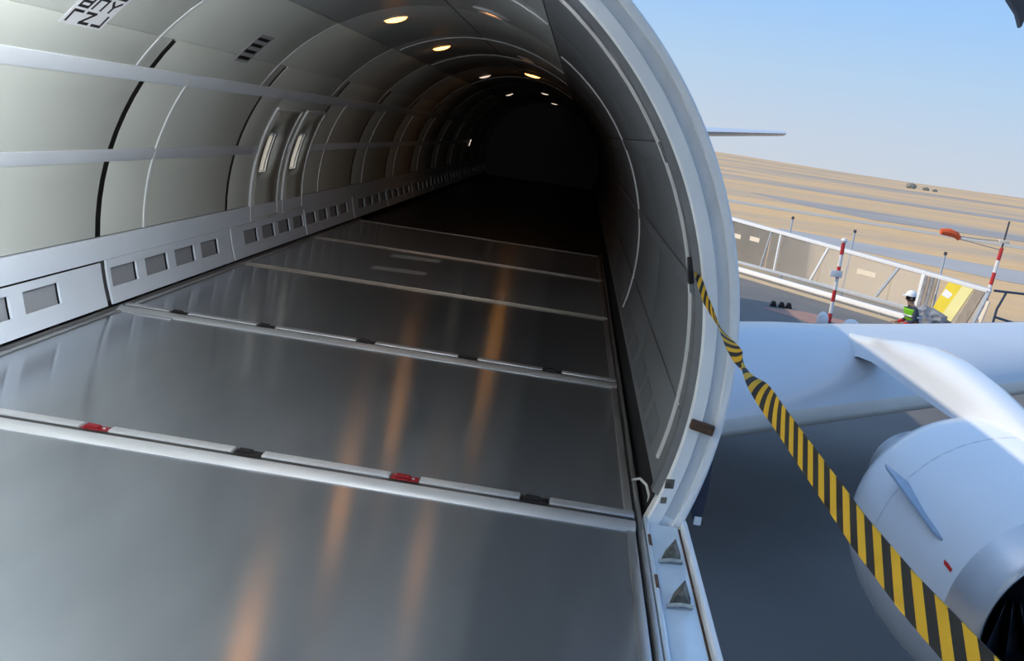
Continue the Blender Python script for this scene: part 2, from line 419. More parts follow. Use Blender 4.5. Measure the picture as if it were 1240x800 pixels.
def overl(y0, y1): return [(a, b) for a, b in ((8.70, 9.50), (9.68, 10.37)) if a < y1 and b > y0]
bays = [(YS0+PITCHY*k, YS0+PITCHY*(k+1)) for k in range(-5, 11)]
G_ = .034
HATCH = [(8.72, 9.50), (9.68, 10.36)]; HA = (-9.0, 26.0)
for (y0, y1) in bays:
    hb = abs(y0-8.14) < .01
    # starboard rows (the bay with the two hatches is filled in separately)
    if not hb:
        panel(WL, 'lining_panel', y0+G_, y1-G_, -4.3, 11.4)
        panel(WL, 'lining_panel', y0+G_, y1-G_, 13.9, 29.4)
    panel(WL, 'lining_panel', y0+G_, y1-G_, 32.5, 40)
    panel(WL, 'lining_panel', y0+.004-.2, y1-.004-.2, 40.1, 59.3)
    for a0, a1 in ((59.7, 89.6), (90.0, A_TOP-.2)):
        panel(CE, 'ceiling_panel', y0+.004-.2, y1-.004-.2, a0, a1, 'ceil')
    # port rows, aft of and forward of the doorway
    for W_, lo, hi in ((WR, D1+.06, YA), (WRF, YF, D0-.06)):
        c0, c1 = max(y0, lo), min(y1, hi)
        if c1-c0 < .2: continue
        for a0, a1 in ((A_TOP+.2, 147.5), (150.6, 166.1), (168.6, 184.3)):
            panel(W_, 'lining_panel', c0+.006, c1-.006, a0, a1, 'lining_shaded')
        panel(W_, 'dado_panel', c0+.006, c1-.006, 184.6, 195.5, 'lining_shaded')
        n_ = 0
        for g in range(4):
            gy = y0+.20+.5*g
            if gy > c0+.02 and gy+.37 < c1-.02:
                panel(W_, 'vent_grille', gy, gy+.37, 190.4, 194.2, 'seal', RL-.002, RL+.003, 0)
    if not hb:
        for a0, a1 in ((-4.3, 11.3), (14.0, 29.3), (32.6, 39.6)):
            panel(WL, 'seam_gasket', y0-.033, y0+.033, a0, a1, 'black', RL+.001, RL+.02, 0)
    else:
        for a0, a1 in ((-4.3, 11.3), (14.0, 29.3), (32.6, 39.6)):
            panel(WL, 'seam_gasket', y0-.033, y0+.018, a0, a1, 'black', RL+.001, RL+.02, 0)
    w_ = .036 if abs(y0-5.9) < .01 else .022
    panel(WL, 'dado_gasket', y0-w_, y0+w_, -17.9, -9.4, 'black', RL-.010, RL+.01, 0)
# pieces of the hatch bay
for y0, y1 in ((8.158, 8.70), (10.38-.0, 10.362)):
    if y1 > y0:
        panel(WL, 'lining_panel', y0, y1, -4.3, 11.4); panel(WL, 'lining_panel', y0, y1, 13.9, 29.4)
panel(WL, 'lining_panel', 8.70, 10.362, 26.4, 29.4)
panel(WL, 'lining_panel', 9.52, 9.66, -4.3, 11.4); panel(WL, 'lining_panel', 9.52, 9.66, 13.9, 26.0)

# long strips and seam beads
for a0, a1 in ((29.4, 32.5),):
    arc_box(MB(), YF, YA, a0, a1, RL-.008, RL+.02).build('trim_strip', 'trim', WL, bevel=.003)
for y0, y1 in ((YF, 8.69), (10.39, YA)):
    arc_box(MB(), y0, y1, 11.4, 13.9, RL-.008, RL+.02).build('trim_strip', 'trim', WL, bevel=.003)
for a0, a1 in ((147.6, 150.5), (166.2, 168.5)):
    for W_, lo, hi in ((WR, D1+.06, YA), (WRF, YF, D0-.06)):
        arc_box(MB(), lo, hi, a0, a1, RL-.008, RL+.02).build('trim_strip', 'lining_shaded', W_, bevel=.003)
for k in range(-4, 8):
    y = 6.53+PITCHY*k
    if k != 1: panel(WL, 'seam_bead', y, y+.035, -4.3, 31.6, 'bead', RL-.009, RL+.01)
    panel(WL, 'seam_bead', y-.85, y-.82, 32.6, 59.4, 'bead', RL-.004, RL+.01)
for y in (4.06, 7.86):
    arc_box(MB(), y, y+.03, 121, 193, RL-.012, RL+.01, 24).build('seam_bead', 'bead', WR, bevel=.003)
for y in (5.9, 10.4, 12.6, 17.1):
    arc_box(MB(), y, y+.02, 60, 119.6, RL-.008, RL+.01, 18).build('seam_bead', 'bead', CE, bevel=.002)

# starboard dado: plain upper band, lower panels with recessed vent grilles
arc_box(MB(), YF, YA, -9.3, -4.5, RL-.014, RL+.02).build('dado_band', 'dado', WL, bevel=.003)
def dado_panel(y0, y1, atop):
    gs = []; g = 5.0
    for k in range(-24, 60):
        c = 5.17+.497*k
        if c-.185 > y0+.03 and c+.185 < y1-.02: gs.append((c-.185, c+.185))
    ys = sorted({y0, y1, *[v for p in gs for v in p]}); aa = [-18.7, -15.2, -13, -11.1, atop]
    mb = MB(); idx = {}
    def pt(a, y):
        if (a, y) not in idx: idx[(a, y)] = len(mb.v); mb.v.append(cp(a, RL-.012, y))
        return idx[(a, y)]
    for i in range(len(ys)-1):
        for j in range(4):
            y = (ys[i]+ys[i+1])/2
            if j in (1, 2) and any(p[0] < y < p[1] for p in gs): continue
            mb.f.append((pt(aa[j], ys[i]), pt(aa[j+1], ys[i]), pt(aa[j+1], ys[i+1]), pt(aa[j], ys[i+1])))
    o = mb.build('dado_panel', 'dado', WL, smooth=0, solid=-.014)
    for p in gs:
        arc_box(MB(), p[0]-.01, p[1]+.01, -15.4, -10.9, RL+.006, RL+.012, 2).build('vent_grille', 'grille', o)
for (y0, y1) in bays:
    g0 = .037 if abs(y0-5.9) < .01 else .023
    g1 = .037 if abs(y1-5.9) < .01 else .023
    dado_panel(y0+g0, y1-g1, -9.62 if y1 < 6 else -9.34)

# two overwing exit hatches, each with a window
def hatch(n, y0, y1, w):
    mb = MB(); ys = sorted({y0, y1, *w}); aa = [HA[0], -4, 0, 3, WA[0]-.3, 9, 12, 15, WA[1]+.3, 22, HA[1]]; idx = {}
    def pt(a, y):
        if (a, y) not in idx: idx[(a, y)] = len(mb.v); mb.v.append(cp(a, RL+.008, y))
        return idx[(a, y)]
    for i in range(len(ys)-1):
        for j in range(len(aa)-1):
            y, a = (ys[i]+ys[i+1])/2, (aa[j]+aa[j+1])/2
            if w[0] < y < w[1] and WA[0]-.3 < a < WA[1]+.3: continue
            mb.f.append((pt(aa[j], ys[i]), pt(aa[j+1], ys[i]), pt(aa[j+1], ys[i+1]), pt(aa[j], ys[i+1])))
    d = struct(mb.build('door_%d' % n, 'lining', solid=-.016, org=cp(HA[0], RL, (y0+y1)/2)))
    # rounded light edge all round
    t = .018
    for nm, b in (('hatch_edge', (y0-t, y0+t, HA[0], HA[1])), ('hatch_edge', (y1-t, y1+t, HA[0], HA[1]))):
        arc_box(MB(), b[0], b[1], b[2], b[3], RL-.02, RL+.02, 12).build(nm, 'bead', d, bevel=.006)
    for a in (HA[0], HA[1]-.5):
        arc_box(MB(), y0, y1, a, a+.9, RL-.02, RL+.02, 2).build('hatch_edge', 'bead', d, bevel=.006)
    arc_box(MB(), w[0]+.06, w[0]+.12, 19.6, 24.2, RL-.004, RL+.012, 3).build('handle_recess', 'black', d)
    # window: reveal tunnel between lining and skin, and the pane
    wi = MB()
    for b in ((w[0]-.02, w[0], WA[0]-.5, WA[1]+.5), (w[1], w[1]+.02, WA[0]-.5, WA[1]+.5), (w[0]-.02, w[1]+.02, WA[0]-.7, WA[0]), (w[0]-.02, w[1]+.02, WA[1], WA[1]+.7)):
        arc_box(wi, *b, RL-.004, RS-.015, 4)
    wi = struct(wi.build('window_%d' % n, 'bead', org=cp(WA[0], RL, (w[0]+w[1])/2)))
    arc_box(MB(), w[0], w[1], *WA, RL+.030, RL+.036, 4).build('pane', 'wpane', wi)
hatch(2, *HATCH[0], WIN[0]); hatch(3, *HATCH[1], WIN[1])

# ------------------------------------------------------------------ cargo doorway
jm = MB()
sweep(jm, [(1.742, D1+.05), (1.742, D1-.02), (1.750, D1-.03), (1.796, D1-.03), (1.802, D1-.012), (1.846, D1-.008), (1.852, D1-.024), (1.876, D1-.026), (1.884, D1-.018), (1.884, D1+.06), (1.80, D1+.06)], A_TOP-1, 200, 44)
DR = struct(jm.build('door_1', 'frame', org=(1.75, D1, 0)))
sweep(MB(), [(1.802, D1-.0135), (1.846, D1-.0095), (1.846, D1-.006), (1.802, D1-.006)], A_TOP-1, 198, 44).build('jamb_channel', 'frame2', DR)
sweep(MB(), [(1.716, D1+.02), (1.742, D1-.005), (1.742, D1+.05), (1.716, D1+.07)], A_TOP-1, 196, 40).build('seal', 'seal', DR)
sweep(MB(), [(1.742, D0-.05), (1.742, D0+.02), (1.884, D0+.02), (1.884, D0-.06)], A_TOP-1, 200, 40).build('forward_jamb', 'frame', DR)
arc_box(MB(), D0, D1, A_TOP-4, A_TOP, 1.70, 1.884, 3).build('header', 'frame', DR)
# sill: plate, crack, outer lip, inner guide rails
MB().box(1.645, 1.772, D0, D1-.03, -.05, -.012).build('sill_plate', 'sill', DR, bevel=.004)
MB().box(1.772, 1.784, D0, D1-.02, -.06, -.022).build('sill_gap', 'brown', DR)
lip = MB(); lp = [(1.784, -.06), (1.784, .004), (1.790, .010), (1.806, .008), (1.814, -.004), (1.800, -.20), (1.786, -.20)]
lip.prism([(x, D0, z) for x, z in lp], (0, D1-D0+.01, 0)); lip.build('sill_lip', 'frame', DR)
for k in range(12):
    y = 3.54-.36*k
    if y < D0+.1: break
    if k == 2: continue
    f = MB()      # worn fin-shaped latch fitting
    base = [(1.668, y-.075), (1.752, y-.060), (1.760, y+.02), (1.742, y+.075), (1.700, y+.045)]
    top = Vector((1.735, y+.055, .040)); top2 = Vector((1.722, y-.005, .032))
    vs = [Vector((x, yy, -.014)) for x, yy in base] + [top, top2]
    f.add(vs, [(0, 1, 6), (1, 2, 6), (2, 5, 6), (2, 3, 5), (3, 4, 5), (4, 6, 5), (4, 0, 6), (4, 3, 2, 1, 0)])
    f.build('latch_fitting', 'worn', DR, bevel=.003, smooth=20)
    l = MB(); l.tube([(1.666, y-.078, -.006), (1.712, y-.072, .002), (1.756, y-.060, -.004)], .008, 6); l.build('fitting_lip', 'wornlip', DR)
    MB().box(1.632, 1.644, y+.0, y+.10, -.02, .0205).build('rail_slot', 'brown', DR)
# small fittings on the jamb
jb = MB(); c = cp(185.0, 1.80, D1-.035)
jb.obox(c, (.048, 0, -.009), (0, .016, 0), (.003, 0, .020)); jb.build('jamb_stop', 'brown', DR, bevel=.006)
for a, r, s in ((196.0, 1.765, .012), (193.6, 1.758, .018)):
    c = cp(a, r, D1-.031); MB().obox(c, (s, 0, .002), (0, .0022, 0), (0, 0, s*1.1)).build('wear_patch', 'worn', DR, bevel=.001)
# curved guard where pallet rail meets the jamb
cg = MB(); cg.tube([(1.60, 4.24, .02), (1.625, 4.16, .06), (1.645, 4.06, .07), (1.655, 3.98, .05), (1.655, 3.96, .0)], [.006]*5, 8)
cg.build('corner_guard', 'bead', DR)
# anchor for the strap
an = cp(164.9, RL-.012, 3.93)
ab = MB(); ab.obox(an, (.010, 0, .004), (0, .03, 0), (-.010, 0, .05)); ab.build('anchor_plate', 'black', DR, bevel=.004)

# open door leaf, raised like a canopy on the hinge above the doorway
HX, HZ = -1.88*math.cos(rad(A_TOP)), ZC+1.88*math.sin(rad(A_TOP))
TH = rad(105)
def leaf_pt(a, r, y):
    p = cp(a, r, 0); dx, dz = p.x-HX, p.z-HZ
    return Vector((HX+dx*math.cos(TH)-dz*math.sin(TH), y, HZ+.03+dx*math.sin(TH)+dz*math.cos(TH)))
def leaf(mb, y0, y1, a0, a1, r0, r1, n=16):
    vs = []; fs = []
    for i in range(n+1):
        a = a0+(a1-a0)*i/n; vs += [leaf_pt(a, r0, y0), leaf_pt(a, r0, y1), leaf_pt(a, r1, y1), leaf_pt(a, r1, y0)]
    for i in range(n):
        for k in range(4): fs.append((4*i+k, 4*i+(k+1) % 4, 4*i+4+(k+1) % 4, 4*i+4+k))
    fs += [(0,1,2,3), (4*n+3, 4*n+2, 4*n+1, 4*n)]
    return mb.add(vs, fs)
DL = struct(leaf(MB(), D0+.02, D1-.06, A_TOP+.6, 199, 1.845, 1.88).build('door_4', 'skin', org=(HX, (D0+D1)/2, HZ)), 'open cargo door leaf raised over the doorway')
for k in range(6):
    y = D0+.10+k*.83
    leaf(MB(), y, y+.05, A_TOP+2, 198, 1.77, 1.846, 14).build('door_rib', 'dado', DL)
for k in range(5):
    y = D0+.155+k*.83
    leaf(MB(), y, y+.77, A_TOP+3, 197, 1.80, 1.806, 14).build('door_lining', 'lining', DL)
hs = leaf_pt(188, 1.80, 3.72)
gs = MB(); gs.prism([(2.50, 3.70, 2.20), (2.534, 3.70, 2.147), (2.574, 3.70, 2.106), (2.597, 3.70, 2.062), (2.604, 3.70, 2.095), (2.70, 3.70, 2.15), (2.68, 3.70, 2.42), (2.60, 3.70, 2.48), (2.52, 3.70, 2.40)], (0, .035, 0))
gs.build('pull_handle', 'gusset', DL, bevel=.004)
MB().tube([(2.60, 3.717, 2.46), (2.62, 3.717, 2.9), hs], .02, 8).build('pull_cord', 'gusset', DL)

# ------------------------------------------------------------------ guide rails along the pallet edges
gl = MB().box(-1.618, -1.600, YF, 13.0, -.05, .016).build('guide_rail', 'rail', fl, bevel=.004)
gr = MB().box(1.602, 1.622, YF, 13.0, -.05, .012).build('guide_rail', 'rail', fl, bevel=.004)
MB().box(1.626, 1.643, YF, D1-.04, -.05, .018).build('guide_rail', 'sill', fl, bevel=.004)
lat = None
for k in range(8):
    y = 4.14+.555*k
    if lat is None:
        lb = MB(); lb.box(-1.640, -1.618, y-.05, y+.05, -.04, .035); lb.box(-1.636, -1.622, y-.02, y+.035, .035, .055)
        lat = lb.build('rail_latch', 'black', gl, bevel=.004); ly0 = y
    else: inst(lat, gl, (0, y-ly0, 0))

# ------------------------------------------------------------------ pallets
J0, JP = 3.793, 2.26
LX = [-1.24, -.67, -.02, .64, 1.18]
names = ['wide aluminium pallet beside the open doorway sill', 'aluminium pallet between the red-lock joint and the all-black-lock joint',
         'aluminium pallet just beyond the joint with five black locks', 'dark aluminium pallet level with the two hatch windows',
         'farthest dark aluminium pallet, deepest in the hold']
def pallet(i):
    y0, y1 = J0+JP*(i-1), J0+JP*i
    p = thing('cargo_pallet', names[i], 'pallet', (0, (y0+y1)/2, -.045), 'aluminium pallets on the deck')
    fw = .085 if i < 2 else .03            # far rim
    nw = .060 if i in (1, 2) else .03      # near rim, notched where the locks sit
    nw0 = .06 if i == 0 else nw
    ya, yb = y0+.012, y1-.030
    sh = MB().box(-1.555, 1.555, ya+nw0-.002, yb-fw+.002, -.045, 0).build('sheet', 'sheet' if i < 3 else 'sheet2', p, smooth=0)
    me = sh.data; uv = me.uv_layers.new(name='UVMap')
    for l in me.loops:
        v = me.vertices[l.vertex_index].co; uv.data[l.index].uv = (v.y/3.2, v.x/3.2)
    fm = 'railx' if i < 2 else 'railthin'
    fr = MB(); prof = [(yb-fw, -.045), (yb-fw, .002), (yb-fw+.012, .010), (yb-fw*.45, .020 if i < 2 else .012), (yb-.004, .018 if i < 2 else .010), (yb, .010), (yb, -.045)]
    fr.prism([(-1.59, y, z) for y, z in prof], (3.18, 0, 0)); fr.build('edge_rail', fm, p)
    nm = 'railx' if i in (0, 1, 2) else 'railthin'
    xs = [-1.59] + ([v for x in LX for v in (x-.062, x+.062)] if i in (1, 2) else []) + [1.59]
    for k in range(0, len(xs), 2):
        MB().box(xs[k], xs[k+1], ya, ya+nw0, -.045, .020 if i < 3 else .010).build('edge_rail', nm, p, bevel=.005)
    for s in (-1, 1):
        MB().box(*sorted((s*1.553, s*1.588)), ya+nw0, yb-fw, -.045, .008).build('side_rail', 'rail', p, bevel=.004)
    if i == 1:
        MB().box(-1.50, -1.22, yb-fw-.035, yb-fw-.001, 0, .006).build('clip_strip', 'railx', p, bevel=.002)
    if i == 0:
        sc = MB(); a, b = Vector((-1.03, 2.98, .0012)), Vector((-.76, 3.22, .0012)); d = (b-a).normalized(); nrm = Vector((-d.y, d.x, 0))*.0025
        sc.prism([a-nrm, b-nrm*.4, b+nrm*.4, a+nrm], (0, 0, -.0015)); sc.build('scratch', 'scratch', sh, smooth=0)
    return p
for i in range(5): pallet(i)
for j in (1, 2):
    y = J0+JP*(j-1)
    MB().box(-1.585, 1.585, y-.029, y+.011, -.045, .012).build('joint_strip', 'black', fl)
desc = {(1, 0): ('black', 'black pallet lock on the doorway joint, next to the starboard rail'), (1, 1): ('red', 'red pallet lock on the doorway joint, toward the starboard wall'),
        (1, 2): ('black', 'black pallet lock on the doorway joint, between the two red locks'), (1, 3): ('red', 'red pallet lock on the doorway joint, toward the door frame'),
        (1, 4): ('black', 'dark worn pallet lock on the doorway joint, closest to the door frame'),
        (2, 0): ('black', 'first of five black locks on its joint, beside the starboard rail'), (2, 1): ('black', 'second of five black locks on its joint, counted from the starboard rail'),
        (2, 2): ('black', 'middle one of the five black locks on one pallet joint'), (2, 3): ('black', 'fourth of five black locks on its joint, counted from the starboard rail'),
        (2, 4): ('black', 'last of five black locks on its joint, beside the port wall')}
for j in (1, 2):
    y = J0+JP*(j-1)+.043
    for k, x in enumerate(LX):
        mt, lb = desc[(j, k)]
        t = thing('pallet_lock', lb, 'lock', (x, y, -.045), 'locks between the pallets')
        bs = MB().box(x-.057, x+.057, y-.030, y+.026, -.045, .014).build('base', mt, t, bevel=.005)
        pw = MB(); pw.prism([(x-.05, y-.024, .014), (x+.02, y-.024, .014), (x+.02, y-.024, .026), (x-.035, y-.024, .028)], (0, .03, 0)); pw.build('pawl', mt, t, bevel=.003)
        MB().lathe([(0, .007), (.004, .006)], (x+.035, y-.005, .014), (0, 0, 1), 8, cap1=True).build('bolt', 'rail' if mt == 'red' else 'black', bs)

# ------------------------------------------------------------------ ceiling lights
lamps = [(-.55, 8.5, 'lamp', .10, 'orange ceiling light above the near hatch window'), (-.55, 11.2, 'lamp', .10, 'orange ceiling light second along the starboard row, past the hatches'),
         (.34, 7.56, 'lamp', .11, 'recessed ceiling light with broad white rim and dark centre'), (.37, 11.93, 'lamp', .10, 'recessed ceiling light with thin pale rim on port row'),
         (.22, 15.74, 'lamp', .13, 'orange ceiling light on port row beyond the rimmed lights'), (-.58, 16.39, 'lampw', .10, 'faint ceiling light on starboard row deep in the hold'),
         (-.66, 22.9, 'lampw', .09, 'tiny pale ceiling light at far end of starboard row'), (.14, 22.77, 'lampw', .09, 'tiny pale ceiling light on port row, second from aft bulkhead'),
         (.15, 29.6, 'lampw', .10, 'tiny pale ceiling light nearest the aft bulkhead'),
         (-.55, 5.8, 'lamp', .10, 'orange ceiling light level with the doorway aft edge'), (.34, 3.2, 'lamp', .11, 'orange ceiling light above the doorway pallet, port row'),
         (-.55, 3.1, 'lamp', .10, 'orange ceiling light above the doorway pallet, starboard row')]
def lamp(x, y, mt, r, label):
    z = ZC+math.sqrt(RL*RL-x*x); nrm = Vector((-x, 0, ZC-z)).normalized(); org = Vector((x, y, z))
    t = thing('ceiling_light', label, 'lamp', org-nrm*.03, 'recessed ceiling lights')
    rec = y in (7.56, 11.93)
    if rec:
        MB().lathe([(-.03, r*.7), (.012, r*.7), (.022, r*.85), (.018, r*1.25), (.0, r*1.4), (-.03, r*1.4)], org, nrm, 24).build('bezel', 'bezel', t)
        MB().lathe([(.002, 0.001), (.004, r*.70)], org, nrm, 20).build('lens', mt, t)
    else:
        MB().lathe([(-.03, r*1.15), (.006, r*1.15), (.010, r*1.05), (.006, r*.95)], org, nrm, 24).build('bezel', 'bezel', t)
        MB().lathe([(.006, r*.98), (.020, r*.8), (.028, r*.45), (.030, .001)], org, nrm, 20).build('lens', mt, t)
for l in lamps: lamp(*l)
# unseen fill lights added under the doorway header to brighten the starboard wall
for y, lb in ((3.0, 'floodlight added under the doorway header, above the doorway pallet'), (1.6, 'floodlight added under the middle of the doorway header'), (.2, 'floodlight added at the forward end of the doorway header')):
    org = cp(A_TOP-6, RL-.03, y); nrm = Vector((-.92, .16, -.26)).normalized(); sd = nrm.cross(Vector((0, 0, 1))).normalized(); up = sd.cross(nrm)
    c = org+Vector((-.02, 0, -.13))
    t = thing('fill_light', lb, 'lamp', c-Vector((0, 0, .08)), 'added fill lights under the doorway header')
    MB().obox(c, nrm*.04, sd*.16, up*.085).build('housing', 'gusset', t, bevel=.012)
    MB().obox(c+nrm*.041, nrm*.003, sd*.145, up*.07).build('lens', 'tube', t)
    MB().tube([c+sd*.165, c+sd*.165+Vector((0, 0, .10)), c-sd*.165+Vector((0, 0, .10)), c-sd*.165], .008, 6).build('bracket', 'black', t)
# emergency light on the far starboard wall
e = thing('wall_light', 'small cream light on the starboard wall deep in hold', 'lamp', cp(9, RL, 25.2))
arc_box(MB(), 25.0, 25.5, 8, 15, RL-.03, RL, 3).build('body', 'bezel', e); arc_box(MB(), 25.08, 25.2, 9, 14.5, RL-.036, RL-.028, 3).build('lens', 'lampw', e)

# ------------------------------------------------------------------ placards on the starboard ceiling panels
def surf(a, y, r=RL-.003): return cp(a, r, y)
pl = thing('wall_placard', 'white placard with black lettering on the upper starboard lining', 'sign', cp(38.4, RL, 4.85))
arc_box(MB(), 4.63, 5.03, 38.4, 48.5, RL-.003, RL+.002, 6).build('plate', 'plac', pl); plp = pl.children[0]
def letters(rows, parent, mat, y0, y1, atop, arow):
    # strokes on a 3 x 5 cell per letter, running aft along the wall
    GL = {'E': [(0,0,0,4),(0,4,2,4),(0,2,2,2),(0,0,2,0)], 'O': [(0,0,2,0),(2,0,2,4),(2,4,0,4),(0,4,0,0)], 'D': [(0,0,1.6,0),(1.6,0,2,1),(2,1,2,3),(2,3,1.6,4),(1.6,4,0,4),(0,4,0,0)],
          'B': [(0,0,2,0),(2,0,2,4),(2,4,0,4),(0,4,0,0),(0,2,2,2)], 'n': [(0,0,0,4),(0,4,2,4),(2,4,2,0)], 'Y': [(0,4,1,2),(2,4,1,2),(1,2,1,0)],
          'F': [(0,0,0,4),(0,4,2,4)], 'Z': [(0,4,2,4),(2,4,0,0),(0,0,2,0)], 'J': [(2,4,2,0),(2,0,0,0)], '7': [(0,4,2,4),(2,4,1,0)]}
    for i, row in enumerate(rows):
        n = len(row); cw = (y1-y0)/n
        for j, ch in enumerate(row):
            if ch == ' ': continue
            g = MB()
            for (u0, v0, u1, v1) in GL[ch]:
                def P(u, v): return (y0+cw*(j+.12+.66*u/2), atop-arow*(i+.85-.68*v/4))
                (ya, aa), (yb, ab) = P(u0, v0), P(u1, v1)
                A, B = surf(aa, ya, RL-.0035), surf(ab, yb, RL-.0035); d = (B-A).normalized()
                nrm = (Vector((0, A.y, ZC))-A).normalized(); sd = nrm.cross(d)*.008
                g.obox((A+B)/2+nrm*.0005, (B-A)/2+d*.006, sd, nrm*.0008)
            g.build('lettering', mat, parent, smooth=0)
letters([' EO', 'BnY', 'FZJ'], plp, 'ink', 4.65, 5.02, 48.4, 3.25)
lv = thing('wall_louvre', 'small grey louvre with dark slots on the upper lining', 'vent', cp(38.4, RL, 7.1))
arc_box(MB(), 6.98, 7.26, 38.4, 47.5, RL-.004, RL+.002, 5).build('plate', 'louv', lv); lvp = lv.children[0]
for k in range(4):
    a = 39.2+2.15*k
    arc_box(MB(), 7.0, 7.22, a, a+.95, RL-.007, RL-.002, 2).build('slot', 'black', lvp)

# ------------------------------------------------------------------ hazard strap across the doorway
st = thing('barrier_strap', 'yellow and black striped barrier strap stretched across the doorway', 'strap', (1.70, 1.6, .86))
pts = [(1.668, 3.93, 1.035), (1.69, 3.66, .955), (1.712, 3.40, .912), (1.72, 2.9, .89), (1.72, 2.49, .888), (1.72, 2.18, .888), (1.72, 1.87, .889), (1.72, 1.64, .889), (1.72, 1.38, .90), (1.72, 1.17, .918), (1.725, .6, .96), (1.735, 0, 1.01), (1.742, -.58, 1.06)]
def interp(y):
    for (a, b) in zip(pts, pts[1:]):
        if b[1] <= y <= a[1]:
            t = (a[1]-y)/(a[1]-b[1]); return Vector(a).lerp(Vector(b), t)
    return Vector(pts[-1])
N = 260; wv = []; uvs = []; L = 0; prev = None
for i in range(N+1):
    y = 3.93-(3.93+.58)*i/N; p = interp(y)
    if prev is not None: L += (p-prev).length
    prev = p
    tw = 0 if y < 2.25 else (y-2.25)/1.68
    ang = tw*PI*2.6*min(1, tw*2.2) + .15
    hw = .030 if y < 2.3 else .030-.017*min(1, (y-2.3)/1.2)
    dirv = Vector((math.sin(ang), 0, math.cos(ang)))
    th = Vector((math.cos(ang), 0, -math.sin(ang)))*.0012
    wv.append((p+dirv*hw+th, p-dirv*hw+th, p-dirv*hw-th, p+dirv*hw-th)); uvs.append(L/.096)
sm = MB(); vs = [q for g in wv for q in g]; fs = []
for i in range(N):
    for k in range(4): fs.append((4*i+k, 4*i+(k+1) % 4, 4*i+4+(k+1) % 4, 4*i+4+k))
fs += [(0,1,2,3), (4*N+3, 4*N+2, 4*N+1, 4*N)]
sm.add(vs, fs); wb = sm.build('webbing', 'strap', st)
uv = wb.data.uv_layers.new(name='UVMap')
for l in wb.data.loops:
    i, k = divmod(l.vertex_index, 4); uv.data[l.index].uv = (uvs[i], 1 if k in (0, 3) else 0)
hk = MB(); hk.tube([(1.655, 3.945, 1.06), (1.660, 3.945, 1.035), (1.672, 3.93, 1.03)], .008, 6); hk.build('hook', 'black', st)

# dark tie hanging from the jamb with its white tag
ht = thing('hanging_tie', 'dark tie with a white tag hanging below the door frame', 'tie', (1.885, 3.93, -.03))
MB().prism([(1.866, 3.93, .27), (1.880, 3.93, .26), (1.884, 3.93, .14), (1.880, 3.93, .02), (1.84, 3.93, .0), (1.82, 3.93, .05)], (0, .012, 0)).build('tie', 'navy', ht, bevel=.002)
MB().box(1.846, 1.876, 3.914, 3.922, -.018, .018).build('tag', 'plac', ht, bevel=.003)

# ------------------------------------------------------------------ wing
wg = thing('aircraft_wing', 'blue-grey and white swept aircraft wing beyond the doorway', 'wing', (5, 12, -1.6))
AF = [(0, 0), (.006, .020), (.02, .040), (.05, .063), (.10, .086), (.18, .105), (.28, .115), (.38, .115), (.50, .102), (.62, .082), (.75, .055), (.88, .026), (1.0, 0.002)]
AL = [(1.0, -.002), (.85, -.006), (.65, -.020), (.45, -.040), (.28, -.050), (.15, -.048), (.07, -.038), (.025, -.024), (.006, -.011)]
def wing_sec(x):
    le = 9.20+.64*(x-1.85); ch = 6.4-.62*(x-1.85) if x < 5.9 else 3.89-.21*(x-5.9)
    z = -1.40+.108*(x-1.85); k = 1.0+.12*max(0, 1-abs(x-3.2)/4)
    return le, ch, z, k*5.6/ch*(1.0 if x < 6 else max(.55, 1-.05*(x-6)))*(.96 if x > 4 else 1)
def wpt(x, c, t):
    le, ch, z, k = wing_sec(x); return Vector((x, le+c*ch, z+t*ch*k*(1 if t > 0 else .8)))
XS = [1.6, 2.2, 2.8, 3.4, 4.0, 4.6, 5.2, 5.8, 6.6, 7.5, 8.5, 10, 12, 14.3]
def wing_patch(name, mat, sec, xs):
    mb = MB(); k = len(sec); vs = [wpt(x, *s) for x in xs for s in sec]
    fs = [(i*k+j, i*k+j+1, (i+1)*k+j+1, (i+1)*k+j) for i in range(len(xs)-1) for j in range(k-1)]
    mb.add(vs, fs); return mb.build(name, mat, wg, smooth=50)
wing_patch('upper_skin', 'wing', AF[1:], XS)
wing_patch('leading_edge', 'cream', [AL[-3], AL[-2], AL[-1]] + AF[:2], XS)
wing_patch('lower_skin', 'white', AL[:-2], XS)
# root fillet
mb = MB(); xs = [1.62, 1.9, 2.4]
# flap track fairing and spoiler joints outboard of the pylon
for x0, x1, c in ((5.9, 9.5, .60), (2.3, 4.2, .62)):
    a = [wpt(x0, c, .086), wpt(x1, c, .086), wpt(x1, c+.006, .085), wpt(x0, c+.006, .085)]
    mb = MB(); mb.prism(a, (0, 0, .006)); mb.build('spoiler_joint', 'chine', wg, smooth=0)

# ------------------------------------------------------------------ engine, nacelle and pylon
EX, EZ = 4.83, -1.25
en = thing('jet_engine', 'white jet engine nacelle hung ahead of the wing', 'engine', (EX, 8, EZ-1.1))
def esq(ca, sa):
    return (ca, sa*.95 if sa < 0 else sa)
MB().lathe([(6.30, .838), (6.6, .92), (6.9, .975), (7.2, 1.01), (7.5, 1.025), (7.8, 1.02), (8.0, .995), (8.18, .94), (8.30, .86), (8.32, .82), (8.2, .80), (7.8, .80)], (EX, 0, EZ), (0, 1, 0), 64, sq=esq).build('cowl', 'nac', en, smooth=60); cowl = bpy.data.objects['cowl']
MB().lathe([(6.30, .838), (6.18, .805), (6.07, .765), (6.01, .725), (6.0, .705), (6.02, .685), (6.10, .668), (6.25, .655)], (EX, 0, EZ), (0, 1, 0), 64, sq=esq).build('inlet_lip', 'lip', en, smooth=60)
MB().lathe([(6.25, .655), (6.6, .665), (7.0, .69), (7.4, .72)], (EX, 0, EZ), (0, 1, 0), 48, sq=esq).build('inlet_duct', 'dark', en)
